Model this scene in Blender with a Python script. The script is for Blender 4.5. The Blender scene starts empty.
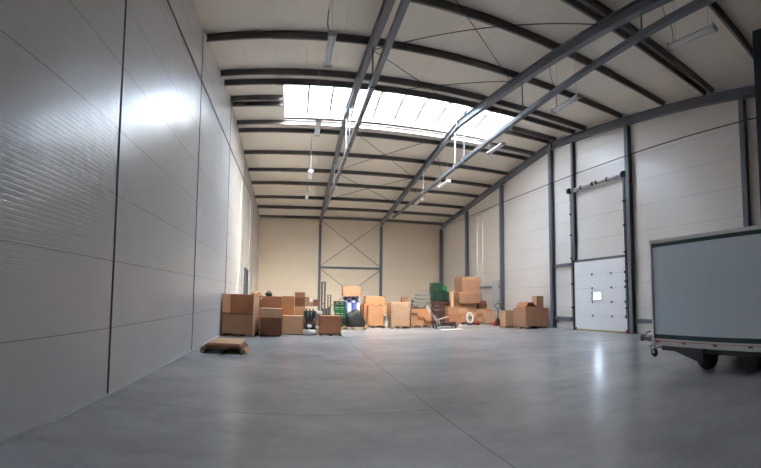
import bpy, bmesh, math, random
from mathutils import Vector, Matrix
random.seed(7)
PI = math.pi
SC = bpy.context.scene
COL = SC.collection

# ------------------------------------------------------------------ camera
cd = bpy.data.cameras.new('camera')
cam = bpy.data.objects.new('camera', cd)
COL.objects.link(cam)
SC.camera = cam
R_ = Vector((0.97574824, -0.21868093, 0.00969622))
U_ = Vector((-0.02328695, -0.05965715, 0.99794726))
F_ = Vector((0.21765358, 0.97397109, 0.06330277))
cam.matrix_world = Matrix(((R_.x, U_.x, -F_.x, 2.683), (R_.y, U_.y, -F_.y, 0.0), (R_.z, U_.z, -F_.z, 1.65), (0, 0, 0, 1)))
cd.type = 'PANO'
cd.panorama_type = 'CENTRAL_CYLINDRICAL'
FPX = 401.48
cd.central_cylindrical_range_u_min = -380.5 / FPX
cd.central_cylindrical_range_u_max = 380.5 / FPX
cd.central_cylindrical_range_v_min = -(468 - 269.93) / FPX
cd.central_cylindrical_range_v_max = 269.93 / FPX
cd.central_cylindrical_radius = 1.0
cd.clip_start = 0.05
cd.clip_end = 300

# ------------------------------------------------------------------ light and exposure
SUN = 8.6
W = bpy.data.worlds.new('sky')
SC.world = W
W.use_nodes = True
nt = W.node_tree
nt.nodes.clear()
wo = nt.nodes.new('ShaderNodeOutputWorld')
bg = nt.nodes.new('ShaderNodeBackground')
tc = nt.nodes.new('ShaderNodeTexCoord')
nz = nt.nodes.new('ShaderNodeTexNoise'); nz.inputs['Scale'].default_value = 2.2; nz.inputs['Detail'].default_value = 4
cr = nt.nodes.new('ShaderNodeValToRGB')
cr.color_ramp.elements[0].position = 0.38; cr.color_ramp.elements[0].color = (0.62, 0.79, 1.0, 1)
cr.color_ramp.elements[1].position = 0.62; cr.color_ramp.elements[1].color = (0.95, 0.96, 1.0, 1)
nt.links.new(tc.outputs['Generated'], nz.inputs['Vector'])
nt.links.new(nz.outputs['Fac'], cr.inputs['Fac'])
# the sky is brightest, and warmer, around the hazy sun high behind the camera
sd = nt.nodes.new('ShaderNodeVectorMath'); sd.operation = 'DOT_PRODUCT'
sd.inputs[1].default_value = Vector((0.22, -0.72, 0.66)).normalized()
nrm = nt.nodes.new('ShaderNodeVectorMath'); nrm.operation = 'NORMALIZE'
nt.links.new(tc.outputs['Generated'], nrm.inputs[0]); nt.links.new(nrm.outputs[0], sd.inputs[0])
mx = nt.nodes.new('ShaderNodeMath'); mx.operation = 'MAXIMUM'; mx.inputs[1].default_value = 0.0
pw = nt.nodes.new('ShaderNodeMath'); pw.operation = 'POWER'; pw.inputs[1].default_value = 7.0
nt.links.new(sd.outputs['Value'], mx.inputs[0]); nt.links.new(mx.outputs[0], pw.inputs[0])
hz_ = nt.nodes.new('ShaderNodeMix'); hz_.data_type = 'RGBA'; hz_.blend_type = 'ADD'; hz_.clamp_factor = True
hz_.inputs[7].default_value = (SUN * 1.0, SUN * 0.86, SUN * 0.68, 1)
nt.links.new(pw.outputs[0], hz_.inputs[0]); nt.links.new(cr.outputs['Color'], hz_.inputs[6])
nt.links.new(hz_.outputs[2], bg.inputs['Color'])
nt.links.new(bg.outputs['Background'], wo.inputs['Surface'])
bg.inputs['Strength'].default_value = 11.0
SC.view_settings.view_transform = 'Standard'
SC.view_settings.look = 'None'
SC.view_settings.gamma = 1
SC.view_settings.use_curve_mapping = False
SC.view_settings.exposure = 1.36
SC.cycles.use_denoising = True
SC.cycles.max_bounces = 14
SC.cycles.diffuse_bounces = 7
SC.cycles.glossy_bounces = 4
SC.cycles.transparent_max_bounces = 12
SC.cycles.sample_clamp_indirect = 8
SC.cycles.caustics_reflective = False
SC.cycles.caustics_refractive = False

# ------------------------------------------------------------------ materials
def new_mat(name):
    m = bpy.data.materials.new(name); m.use_nodes = True
    n = m.node_tree.nodes; b = n.get('Principled BSDF')
    return m, m.node_tree, b
def nd(t, kind, **kw):
    n = t.nodes.new(kind)
    for k, v in kw.items():
        if k.startswith('i_'):
            n.inputs[k[2:].replace('_', ' ')].default_value = v
        else:
            setattr(n, k, v)
    return n
def mth(t, op, a, b=None, c=None):
    n = t.nodes.new('ShaderNodeMath'); n.operation = op
    for i, x in enumerate((a, b, c)):
        if x is None: continue
        if isinstance(x, (int, float)): n.inputs[i].default_value = x
        else: t.links.new(x, n.inputs[i])
    return n.outputs[0]
def mixc(t, f, a, b):
    n = t.nodes.new('ShaderNodeMix'); n.data_type = 'RGBA'
    for s, x in ((0, f), (6, a), (7, b)):
        if isinstance(x, (int, float, tuple)): n.inputs[s].default_value = x if not isinstance(x, tuple) else (*x, 1) if len(x) == 3 else x
        else: t.links.new(x, n.inputs[s])
    return n.outputs[2]
def obxyz(t):
    g = t.nodes.new('ShaderNodeTexCoord'); s = t.nodes.new('ShaderNodeSeparateXYZ')
    t.links.new(g.outputs['Object'], s.inputs[0])
    return g.outputs['Object'], s.outputs[0], s.outputs[1], s.outputs[2]
def plain(name, col, rough=0.5, metal=0.0, var=0.06, scale=6.0, spec=0.5, bump=0.0):
    m, t, b = new_mat(name)
    co, x, y, z = obxyz(t)
    n = nd(t, 'ShaderNodeTexNoise', i_Scale=scale, i_Detail=4.0)
    t.links.new(co, n.inputs['Vector'])
    d = tuple(max(0, c * (1 - var * 2.2)) for c in col); l = tuple(min(1, c * (1 + var * 2.2)) for c in col)
    t.links.new(mixc(t, n.outputs['Fac'], d, l), b.inputs['Base Color'])
    b.inputs['Roughness'].default_value = rough
    b.inputs['Metallic'].default_value = metal
    b.inputs['Specular IOR Level'].default_value = spec
    if bump:
        bp = nd(t, 'ShaderNodeBump', i_Strength=bump, i_Distance=0.01)
        t.links.new(n.outputs['Fac'], bp.inputs['Height']); t.links.new(bp.outputs[0], b.inputs['Normal'])
    return m
MOD = 1.0308
def panel_mat(name, col, rough, rib, seam_axis='z', pitch=MOD, ribp=0.0644, vseam=None, vaxis='y', spec=0.5, line=0.010, dark=0.45, gk=4.0):
    """coated sandwich panel: long seams every PITCH, shallow ribs along the panel"""
    m, t, b = new_mat(name)
    co, x, y, z = obxyz(t)
    ax = {'x': x, 'y': y, 'z': z}
    s = ax[seam_axis]
    f = mth(t, 'FRACT', mth(t, 'DIVIDE', mth(t, 'ADD', s, 100 * pitch), pitch))
    dist = mth(t, 'MINIMUM', f, mth(t, 'SUBTRACT', 1.0, f))
    seam = mth(t, 'LESS_THAN', dist, line / pitch)
    if vseam:
        f2 = mth(t, 'FRACT', mth(t, 'DIVIDE', mth(t, 'ADD', ax[vaxis], 100 * vseam - 0.35), vseam))
        d2 = mth(t, 'MINIMUM', f2, mth(t, 'SUBTRACT', 1.0, f2))
        seam = mth(t, 'MAXIMUM', seam, mth(t, 'MULTIPLY', mth(t, 'LESS_THAN', d2, 0.006 / vseam), 0.5))
    n = nd(t, 'ShaderNodeTexNoise', i_Scale=0.7, i_Detail=3.0)
    t.links.new(co, n.inputs['Vector'])
    base = mixc(t, n.outputs['Fac'], tuple(c * 0.94 for c in col), tuple(min(1, c * 1.05) for c in col))
    t.links.new(mixc(t, mth(t, 'MULTIPLY', seam, dark), base, (0.05, 0.05, 0.05)), b.inputs['Base Color'])
    b.inputs['Roughness'].default_value = rough
    b.inputs['Specular IOR Level'].default_value = spec
    # ribs: narrow grooves between wide flats, slightly wavy sheet
    w = mth(t, 'FRACT', mth(t, 'DIVIDE', mth(t, 'ADD', s, 100 * ribp), ribp))
    tri = mth(t, 'ABSOLUTE', mth(t, 'SUBTRACT', w, 0.5))
    g = mth(t, 'MINIMUM', mth(t, 'MULTIPLY', tri, gk), 1.0)
    n2 = nd(t, 'ShaderNodeTexNoise', i_Scale=1.3, i_Detail=2.0)
    t.links.new(co, n2.inputs['Vector'])
    h = mth(t, 'ADD', mth(t, 'MULTIPLY', g, rib), mth(t, 'MULTIPLY', n2.outputs['Fac'], 0.02))
    h = mth(t, 'SUBTRACT', h, mth(t, 'MULTIPLY', seam, 0.004))
    bp = nd(t, 'ShaderNodeBump', i_Strength=1.0, i_Distance=1.0)
    t.links.new(h, bp.inputs['Height']); t.links.new(bp.outputs[0], b.inputs['Normal'])
    return m
def concrete():
    m, t, b = new_mat('power_floated_concrete')
    co, x, y, z = obxyz(t)
    n1 = nd(t, 'ShaderNodeTexNoise', i_Scale=0.55, i_Detail=6.0, i_Roughness=0.62)
    n2 = nd(t, 'ShaderNodeTexNoise', i_Scale=3.1, i_Detail=7.0, i_Roughness=0.65)
    n3 = nd(t, 'ShaderNodeTexNoise', i_Scale=45.0, i_Detail=3.0)
    mp = nd(t, 'ShaderNodeMapping'); mp.inputs['Scale'].default_value = (0.8, 1.1, 1)
    t.links.new(co, mp.inputs[0])
    for n in (n1, n2): t.links.new(mp.outputs[0], n.inputs['Vector'])
    t.links.new(co, n3.inputs['Vector'])
    r1 = nd(t, 'ShaderNodeValToRGB')
    r1.color_ramp.elements[0].position = 0.33; r1.color_ramp.elements[0].color = (0.235, 0.235, 0.245, 1)
    r1.color_ramp.elements[1].position = 0.67; r1.color_ramp.elements[1].color = (0.54, 0.53, 0.525, 1)
    t.links.new(n1.outputs['Fac'], r1.inputs[0])
    r2 = nd(t, 'ShaderNodeValToRGB')
    r2.color_ramp.elements[0].position = 0.2; r2.color_ramp.elements[0].color = (0.31, 0.31, 0.32, 1)
    r2.color_ramp.elements[1].position = 0.8; r2.color_ramp.elements[1].color = (0.47, 0.462, 0.465, 1)
    t.links.new(n2.outputs['Fac'], r2.inputs[0])
    c = mixc(t, 0.5, r1.outputs[0], r2.outputs[0])
    j = None
    for s, vals in ((y, (0.4, 5.6, 10.8, 21.1)), (x, (4.75, 9.7))):
        for v in vals:
            q = mth(t, 'LESS_THAN', mth(t, 'ABSOLUTE', mth(t, 'SUBTRACT', s, v)), 0.011)
            j = q if j is None else mth(t, 'MAXIMUM', j, q)
    t.links.new(mixc(t, mth(t, 'MULTIPLY', j, 0.42), c, (0.05, 0.05, 0.055)), b.inputs['Base Color'])
    ro = mth(t, 'ADD', mth(t, 'MULTIPLY', n2.outputs['Fac'], 0.10), 0.20)
    t.links.new(ro, b.inputs['Roughness'])
    b.inputs['Specular IOR Level'].default_value = 0.85
    bp = nd(t, 'ShaderNodeBump', i_Strength=0.05, i_Distance=0.002)
    t.links.new(n3.outputs['Fac'], bp.inputs['Height']); t.links.new(bp.outputs[0], b.inputs['Normal'])
    return m
def cardboard(name, col):
    m, t, b = new_mat(name)
    co, x, y, z = obxyz(t)
    n = nd(t, 'ShaderNodeTexNoise', i_Scale=3.0, i_Detail=6.0, i_Roughness=0.7)
    t.links.new(co, n.inputs['Vector'])
    w = nd(t, 'ShaderNodeTexWave', i_Scale=28.0, i_Distortion=0.6)
    t.links.new(co, w.inputs['Vector'])
    f = mth(t, 'ADD', mth(t, 'MULTIPLY', n.outputs['Fac'], 0.9), mth(t, 'MULTIPLY', w.outputs['Fac'], 0.06))
    t.links.new(mixc(t, f, tuple(c * 0.78 for c in col), tuple(min(1, c * 1.2) for c in col)), b.inputs['Base Color'])
    b.inputs['Roughness'].default_value = 0.75
    b.inputs['Specular IOR Level'].default_value = 0.25
    return m
def seethrough(name, tint, gloss, rough=0.15, diff=0.0, dcol=(0.9, 0.9, 0.9)):
    m, t, b = new_mat(name)
    t.nodes.remove(b)
    o = [n for n in t.nodes if n.type == 'OUTPUT_MATERIAL'][0]
    tr = nd(t, 'ShaderNodeBsdfTransparent'); tr.inputs[0].default_value = (*tint, 1)
    gl = nd(t, 'ShaderNodeBsdfGlossy'); gl.inputs['Roughness'].default_value = rough
    di = nd(t, 'ShaderNodeBsdfDiffuse'); di.inputs[0].default_value = (*dcol, 1)
    m1 = nd(t, 'ShaderNodeMixShader'); m1.inputs[0].default_value = gloss
    m2 = nd(t, 'ShaderNodeMixShader'); m2.inputs[0].default_value = diff
    t.links.new(tr.outputs[0], m1.inputs[1]); t.links.new(gl.outputs[0], m1.inputs[2])
    t.links.new(m1.outputs[0], m2.inputs[1]); t.links.new(di.outputs[0], m2.inputs[2])
    t.links.new(m2.outputs[0], o.inputs[0])
    return m
def stripes(name, a, b_, pitch):
    m, t, b = new_mat(name)
    co, x, y, z = obxyz(t)
    f = mth(t, 'FRACT', mth(t, 'DIVIDE', mth(t, 'ADD', mth(t, 'ADD', y, z), 100 * pitch), pitch))
    t.links.new(mixc(t, mth(t, 'LESS_THAN', f, 0.5), a, b_), b.inputs['Base Color'])
    b.inputs['Roughness'].default_value = 0.6
    return m

M = {}
M['concrete'] = concrete()
M['wall_left'] = panel_mat('grey_white_coated_panel', (0.68, 0.655, 0.63), 0.25, 0.0013, line=0.007, spec=0.95, gk=7.0)
M['wall'] = panel_mat('cream_coated_panel', (0.84, 0.715, 0.575), 0.36, 0.0018, line=0.006, dark=0.30)
M['wall_right'] = panel_mat('cream_coated_panel_gable', (0.80, 0.74, 0.69), 0.26, 0.0014, line=0.007, dark=0.32, spec=0.8)
M['ceiling'] = panel_mat('cream_roof_panel', (0.78, 0.715, 0.61), 0.42, 0.0006, seam_axis='x', pitch=1.0, ribp=0.25, line=0.005, dark=0.10)
M['steel'] = plain('grey_painted_steel', (0.145, 0.156, 0.175), 0.42, 0.0, 0.05, 5)
M['purlin'] = plain('dark_grey_purlin_steel', (0.155, 0.140, 0.132), 0.50, 0.0, 0.05, 5)
M['dark_steel'] = plain('dark_steel', (0.03, 0.032, 0.038), 0.45, 0.2, 0.05, 5)
M['galv'] = plain('galvanised_steel', (0.50, 0.51, 0.52), 0.35, 0.7, 0.08, 12)
M['trim'] = plain('dark_joint_seal', (0.045, 0.045, 0.05), 0.6)
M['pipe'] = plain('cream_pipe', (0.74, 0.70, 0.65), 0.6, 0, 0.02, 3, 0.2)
M['white'] = plain('white_painted_metal', (0.78, 0.78, 0.77), 0.4)
M['door'] = plain('white_door_leaf', (0.88, 0.87, 0.87), 0.35, 0, 0.02, 2)
M['black'] = plain('black_rubber', (0.018, 0.018, 0.02), 0.6)
M['wire'] = plain('dark_cable', (0.035, 0.03, 0.03), 0.6)
M['glass'] = seethrough('clear_window_glass', (0.92, 0.95, 0.97), 0.08, 0.05)
M['skyglass'] = seethrough('rooflight_polycarbonate', (0.80, 0.84, 0.88), 0.05, 0.3, 0.10, (0.85, 0.9, 0.95))
M['darkglass'] = plain('dark_blue_glass', (0.06, 0.085, 0.13), 0.5, 0, 0.05, 3, 0.2)
M['hazard'] = stripes('yellow_black_hazard', (0.75, 0.68, 0.25), (0.06, 0.06, 0.05), 0.16)
M['red'] = plain('red_paint', (0.42, 0.03, 0.03), 0.4)
M['tail_red'] = plain('red_lens', (0.45, 0.08, 0.06), 0.3)
M['tube'] = plain('white_tube', (0.9, 0.9, 0.9), 0.3)
M['cb'] = [cardboard('cardboard_brown', (0.44, 0.235, 0.135)), cardboard('cardboard_tan', (0.60, 0.36, 0.21)),
           cardboard('cardboard_dark', (0.24, 0.11, 0.066)), cardboard('cardboard_pale', (0.60, 0.38, 0.24)),
           cardboard('cardboard_orange', (0.50, 0.24, 0.12)), cardboard('cardboard_red_brown', (0.42, 0.18, 0.10))]
M['tape'] = plain('brown_packing_tape', (0.46, 0.30, 0.17), 0.25)
M['wood'] = plain('pallet_wood', (0.36, 0.235, 0.14), 0.8, 0, 0.15, 9, bump=0.3)
M['old_wood'] = plain('weathered_greenish_wood', (0.17, 0.14, 0.075), 0.85, 0, 0.15, 9, bump=0.3)
M['film'] = seethrough('stretch_film', (0.93, 0.93, 0.93), 0.07, 0.35, 0.03)
M['green'] = plain('dark_green_paint', (0.012, 0.038, 0.022), 0.45, 0, 0.1)
M['bgreen'] = plain('bright_green_paint', (0.01, 0.19, 0.06), 0.4)
M['crate_green'] = plain('green_plastic_crate', (0.02, 0.14, 0.055), 0.45)
M['bag'] = plain('black_bag_plastic', (0.014, 0.015, 0.017), 0.55, 0, 0.1, 5, bump=0.5)
M['blue'] = plain('blue_film', (0.11, 0.13, 0.42), 0.35, 0, 0.2, 8)
M['wfilm'] = plain('white_blue_film', (0.66, 0.68, 0.80), 0.3, 0, 0.08, 8)
M['grey'] = plain('grey_machine_paint', (0.17, 0.17, 0.145), 0.5, 0, 0.1)
M['maroon'] = plain('dark_red_brown_timber', (0.060, 0.022, 0.016), 0.6, 0, 0.15, 8)
M['beige'] = plain('beige_plastic', (0.60, 0.50, 0.42), 0.5)
M['paper'] = plain('white_paper', (0.8, 0.8, 0.78), 0.7)
M['trailer'] = plain('grey_tarpaulin_side', (0.55, 0.63, 0.69), 0.62, 0, 0.012, 1.5)
M['teal'] = plain('dark_green_stripe', (0.006, 0.032, 0.036), 0.4)
M['alu'] = plain('aluminium_profile', (0.55, 0.55, 0.54), 0.42, 0.1, 0.05)
M['grab'] = plain('dark_grey_plastic', (0.07, 0.07, 0.08), 0.5)
M['glass_green'] = plain('green_bottle_plastic', (0.02, 0.10, 0.07), 0.15)

# ------------------------------------------------------------------ helpers
def tag(o, label=None, cat=None, group=None, kind=None):
    if label: o['label'] = label
    if cat: o['category'] = cat
    if group: o['group'] = group
    if kind: o['kind'] = kind
    return o
def empty(name, loc=(0, 0, 0), rz=0.0, **kw):
    o = bpy.data.objects.new(name, None); COL.objects.link(o)
    o.location = loc; o.rotation_euler = (0, 0, rz); o.empty_display_size = 0.1
    return tag(o, **kw)
class MB:
    def __init__(s): s.bm = bmesh.new()
    def box(s, x0, x1, y0, y1, z0, z1, mat=None):
        vs = [s.bm.verts.new((x, y, z)) for z in (z0, z1) for x, y in ((x0, y0), (x1, y0), (x1, y1), (x0, y1))]
        if mat is not None:
            for v in vs: v.co = mat @ v.co
        for f in ((3, 2, 1, 0), (4, 5, 6, 7), (0, 1, 5, 4), (1, 2, 6, 5), (2, 3, 7, 6), (3, 0, 4, 7)):
            s.bm.faces.new([vs[i] for i in f])
        return s
    def prism(s, pts, vec):
        """pts: 3D polygon, extruded by vec"""
        a = [s.bm.verts.new(p) for p in pts]; b = [s.bm.verts.new(Vector(p) + Vector(vec)) for p in pts]
        n = len(a)
        s.bm.faces.new(list(reversed(a))); s.bm.faces.new(b)
        for i in range(n): s.bm.faces.new((a[i], a[(i + 1) % n], b[(i + 1) % n], b[i]))
        return s
    def beam(s, p0, p1, prof, up=(0, 0, 1)):
        """sweep a 2D profile (side, up) from p0 to p1"""
        p0, p1 = Vector(p0), Vector(p1); d = (p1 - p0).normalized(); u = Vector(up)
        side = d.cross(u).normalized(); u = side.cross(d)
        return s.prism([p0 + side * a + u * b for a, b in prof], p1 - p0)
    def tube(s, pts, r, n=8, closed=False):
        pts = [Vector(p) for p in pts]; rings = []
        up = None
        for i, p in enumerate(pts):
            a = pts[i - 1] if (i > 0 or closed) else p; b = pts[(i + 1) % len(pts)] if (i < len(pts) - 1 or closed) else p
            d = (b - a).normalized()
            if up is None:
                up = Vector((0, 0, 1)) if abs(d.z) < 0.9 else Vector((1, 0, 0))
            e = d.cross(up).normalized(); up = e.cross(d).normalized()
            rings.append([s.bm.verts.new(p + (e * math.cos(2 * PI * k / n) + up * math.sin(2 * PI * k / n)) * r) for k in range(n)])
        m = len(rings)
        for i in range(m if closed else m - 1):
            A, B = rings[i], rings[(i + 1) % m]
            for k in range(n): s.bm.faces.new((A[k], A[(k + 1) % n], B[(k + 1) % n], B[k]))
        if not closed:
            s.bm.faces.new(list(reversed(rings[0]))); s.bm.faces.new(rings[-1])
        return s
    def lathe(s, prof, c, axis='z', n=20):
        """prof: (radius, along axis) pairs"""
        c = Vector(c); rings = []
        for r, h in prof:
            ring = []
            for k in range(n):
                a = 2 * PI * k / n; p, q = r * math.cos(a), r * math.sin(a)
                v = {'z': (p, q, h), 'x': (h, p, q), 'y': (q, h, p)}[axis]
                ring.append(s.bm.verts.new(c + Vector(v)))
            rings.append(ring)
        for A, B in zip(rings, rings[1:]):
            for k in range(n): s.bm.faces.new((A[k], A[(k + 1) % n], B[(k + 1) % n], B[k]))
        s.bm.faces.new(list(reversed(rings[0]))); s.bm.faces.new(rings[-1])
        return s
    def blob(s, c, rx, ry, rz, seed=0, amp=0.12, sub=3, floor=None):
        r = bmesh.ops.create_icosphere(s.bm, subdivisions=sub, radius=1)
        from mathutils import noise
        for v in r['verts']:
            k = 1 + amp * noise.noise(v.co * 1.7 + Vector((seed, seed * 2, 3))) * 2 + amp * 0.5 * noise.noise(v.co * 5 + Vector((seed, 7, 3)))
            p = Vector((v.co.x * rx * k, v.co.y * ry * k, v.co.z * rz * k)) + Vector(c)
            if floor is not None and p.z < floor: p.z = floor
            v.co = p
        return s
    def build(s, name, mat, parent=None, bevel=0.0, smooth=False, seg=1):
        me = bpy.data.meshes.new(name)
        bmesh.ops.recalc_face_normals(s.bm, faces=s.bm.faces)
        s.bm.to_mesh(me); s.bm.free()
        me.materials.append(mat)
        if smooth:
            for p in me.polygons: p.use_smooth = True
        o = bpy.data.objects.new(name, me); COL.objects.link(o)
        if parent is not None: o.parent = parent
        if bevel:
            b = o.modifiers.new('bevel', 'BEVEL'); b.width = bevel; b.segments = seg; b.limit_method = 'ANGLE'
        return o
def IPROF(h, b, tf=0.018, tw=0.012):
    return [(-b/2, -h/2), (b/2, -h/2), (b/2, -h/2+tf), (tw/2, -h/2+tf), (tw/2, h/2-tf), (b/2, h/2-tf), (b/2, h/2), (-b/2, h/2), (-b/2, h/2-tf), (-tw/2, h/2-tf), (-tw/2, -h/2+tf), (-b/2, -h/2+tf)]
def CPROF(h, b, t=0.006, flip=1):
    p = [(0, -h/2), (b, -h/2), (b, -h/2+0.02), (b-t, -h/2+0.02), (b-t, -h/2+t), (t, -h/2+t), (t, h/2-t), (b-t, h/2-t), (b-t, h/2-0.02), (b, h/2-0.02), (b, h/2), (0, h/2)]
    return [(a*flip, c) for a, c in p]
def RPROF(b, h): return [(-b/2, -h/2), (b/2, -h/2), (b/2, h/2), (-b/2, h/2)]
ORD = ['first', 'second', 'third', 'fourth', 'fifth', 'sixth', 'seventh', 'eighth', 'ninth', 'tenth', 'eleventh', 'twelfth', 'thirteenth', 'fourteenth', 'fifteenth', 'sixteenth', 'seventeenth', 'eighteenth', 'nineteenth']

# ------------------------------------------------------------------ room numbers
WX, DY, FY = 15.0, 31.4, -6.0
RY, SB, SF = 15.93, 0.1215, 0.0906
ZE = 7.6424
ZR = ZE + SB * (31.36 - RY)
def rz(y):                      # height of the purlin centre line
    return ZR - SB * (y - RY) if y > RY else ZR - SF * (RY - y)
SX0, SX1, SY0, SY1 = 2.2, 12.1, 14.30, 17.52   # rooflight opening

# ------------------------------------------------------------------ structure: floor, walls, ceiling
S = dict(kind='structure')
tag(MB().box(-0.3, WX + 0.3, FY - 0.3, DY + 0.3, -0.2, 0).build('floor', M['concrete']), **S)
tag(MB().box(-0.12, 0, FY, DY, 0, 9.75).build('wall_left', M['wall_left']), **S)
tag(MB().box(-0.12, WX + 0.12, DY, DY + 0.12, 0, rz(DY) + 0.1).build('wall_back', M['wall']), **S)
# right wall with the doorway cut out
DL0, DL1, DH = 11.12, 14.36, 3.13
g = MB()
def gable(y0, y1, z0):
    ys = [y0] + ([RY] if y0 < RY < y1 else []) + [y1]
    g.prism([(WX, y0, z0)] + [(WX, y1, z0)] + [(WX, y, rz(y) + 0.1) for y in reversed(ys)], (0.12, 0, 0))
gable(FY, DL0 + 0.1, 0); gable(DL0 + 0.1, DL1 - 0.1, DH - 0.1); gable(DL1 - 0.1, DY, 0)
tag(g.build('wall_right', M['wall_right']), **S)
g = MB()      # front wall behind the camera
g.box(-0.12, WX + 0.12, FY - 0.12, FY, 0, 7.75)
tag(g.build('wall_front', M['wall']), **S)
g = MB()
def roof_slab(x0, x1, y0, y1):
    g.prism([(x0, y0, rz(y0) + 0.105), (x0, y1, rz(y1) + 0.105), (x0, y1, rz(y1) + 0.225), (x0, y0, rz(y0) + 0.225)], (x1 - x0, 0, 0))
roof_slab(-0.12, WX + 0.12, FY - 0.12, SY0); roof_slab(-0.12, WX + 0.12, SY1, DY + 0.12)
for a, b in ((-0.12, SX0), (SX1, WX + 0.12)):
    roof_slab(a, b, SY0, RY); roof_slab(a, b, RY, SY1)
tag(g.build('ceiling', M['ceiling']), **S)

# rooflight: curb, glazing, bars
win = empty('window_1', ((SX0 + SX1) / 2, RY, ZR), kind='structure')
ox, oy, oz = win.location
def L(bx): return bx
g = MB()
t_ = 0.06
for x0, x1 in ((SX0 - t_, SX0), (SX1, SX1 + t_)):
    g.prism([(x0 - ox, y - oy, z - oz) for y, z in ((SY0, rz(SY0) + 0.1), (RY, ZR + 0.1), (SY1, rz(SY1) + 0.1), (SY1, rz(SY1) + 0.42), (RY, ZR + 0.50), (SY0, rz(SY0) + 0.42))], (t_, 0, 0))
for y0 in (SY0 - t_, SY1):
    g.box(SX0 - ox - t_, SX1 - ox + t_, y0 - oy, y0 - oy + t_, rz(y0) + 0.1 - oz, rz(y0) + 0.42 - oz)
g.build('curb', M['white'], win)
for y0, y1 in ((SY0 - 0.05, RY), (RY, SY1 + 0.05)):
    z0 = (rz(SY0) if y0 < RY - 1 else ZR) + (0.42 if y0 < RY - 1 else 0.50); z1 = ZR + 0.50 if y1 <= RY else rz(SY1) + 0.42
    MB().prism([(SX0 - ox, y0 - oy, z0 - oz), (SX0 - ox, y1 - oy, z1 - oz), (SX0 - ox, y1 - oy, z1 - oz + 0.012), (SX0 - ox, y0 - oy, z0 - oz + 0.012)], (SX1 - SX0, 0, 0)).build('glazing', M['skyglass'], win)
n = 10
for k in range(1, n):
    x = SX0 + (SX1 - SX0) * k / n - ox
    g = MB()
    g.beam((x, SY0 - oy, rz(SY0) + 0.39 - oz), (x, RY - oy, ZR + 0.47 - oz), RPROF(0.09, 0.10))
    g.beam((x, RY - oy, ZR + 0.47 - oz), (x, SY1 - oy, rz(SY1) + 0.39 - oz), RPROF(0.09, 0.10))
    g.build('glazing_bar', M['purlin'], win)

# dark joints of the left wall, one per bay
for k, y in enumerate((0.45, 5.60, 10.76, 16.0, 21.15, 26.25)):
    tag(MB().box(0, 0.012, y - 0.02, y + 0.02, 0, rz(y) + 0.1).build('trim_%d' % (k + 1), M['trim']), **S)
tag(MB().box(0, 0.02, FY, DY, 0, 0.035).build('baseboard_left', M['alu']), **S)
tag(MB().box(WX - 0.02, WX, DL1 + 0.25, DY, 0, 0.05).build('baseboard_right', M['alu']), **S)

# left wall door: narrow glazed
d2 = empty('door_2', (0, 23.0, 0), kind='structure')
MB().box(0.0, 0.02, -0.78, 0.78, 0, 2.95).build('door_glass', M['darkglass'], d2)
g = MB()
for y0, y1, z0, z1 in ((-0.9, -0.78, 0, 3.05), (0.78, 0.9, 0, 3.05), (-0.78, 0.78, 2.95, 3.05), (-0.78, 0.78, 1.0, 1.08), (-0.04, 0.04, 0, 2.95)):
    g.box(0, 0.07, y0, y1, z0, z1)
g.build('door_frame', M['grab'], d2)
MB().tube([(0.07, -0.1, 1.0), (0.12, -0.1, 1.0), (0.12, -0.24, 1.0)], 0.012).build('door_handle', M['grab'], d2)

# ------------------------------------------------------------------ sectional door of the right wall
d1 = empty('door_1', (WX, (DL0 + DL1) / 2, 0), kind='structure')
cy = d1.location.y
hw = (DL1 - DL0) / 2
g = MB()
wz0, wz1, wy0, wy1 = 1.40, 1.71, 12.64 - cy, 13.22 - cy
rows = [0.06, 0.68, 1.29, 1.90, 2.52, DH]
for a, b in zip(rows, rows[1:]):
    for (z0, z1, y0, y1) in (((a, b, -hw, hw),) if not (a < wz0 and b > wz1) else ((a, b, -hw, wy0), (a, b, wy1, hw), (a, wz0, wy0, wy1), (wz1, b, wy0, wy1))):
        e = 0.0
        g.box(-0.10, -0.002, y0, y1, z0 + (e if z0 == a else 0), z1 - (e if z1 == b else 0))
g.build('door_leaf', M['door'], d1)
for z in rows[1:-1]:
    MB().box(-0.1015, -0.10, -hw, hw, z - 0.004, z + 0.004).build('section_joint', M['alu'], d1)
g = MB()
for z0, z1, y0, y1 in ((wz0 - 0.03, wz0, wy0 - 0.03, wy1 + 0.03), (wz1, wz1 + 0.03, wy0 - 0.03, wy1 + 0.03), (wz0, wz1, wy0 - 0.03, wy0), (wz0, wz1, wy1, wy1 + 0.03)):
    g.box(-0.115, -0.002, y0, y1, z0, z1)
g.build('window_frame', M['grab'], d1)
MB().box(-0.085, -0.08, wy0, wy1, wz0, wz1).build('window_pane', M['glass'], d1)
MB().box(-0.11, -0.05, -hw, hw, 0.0, 0.065).build('bottom_seal', M['hazard'], d1)
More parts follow.
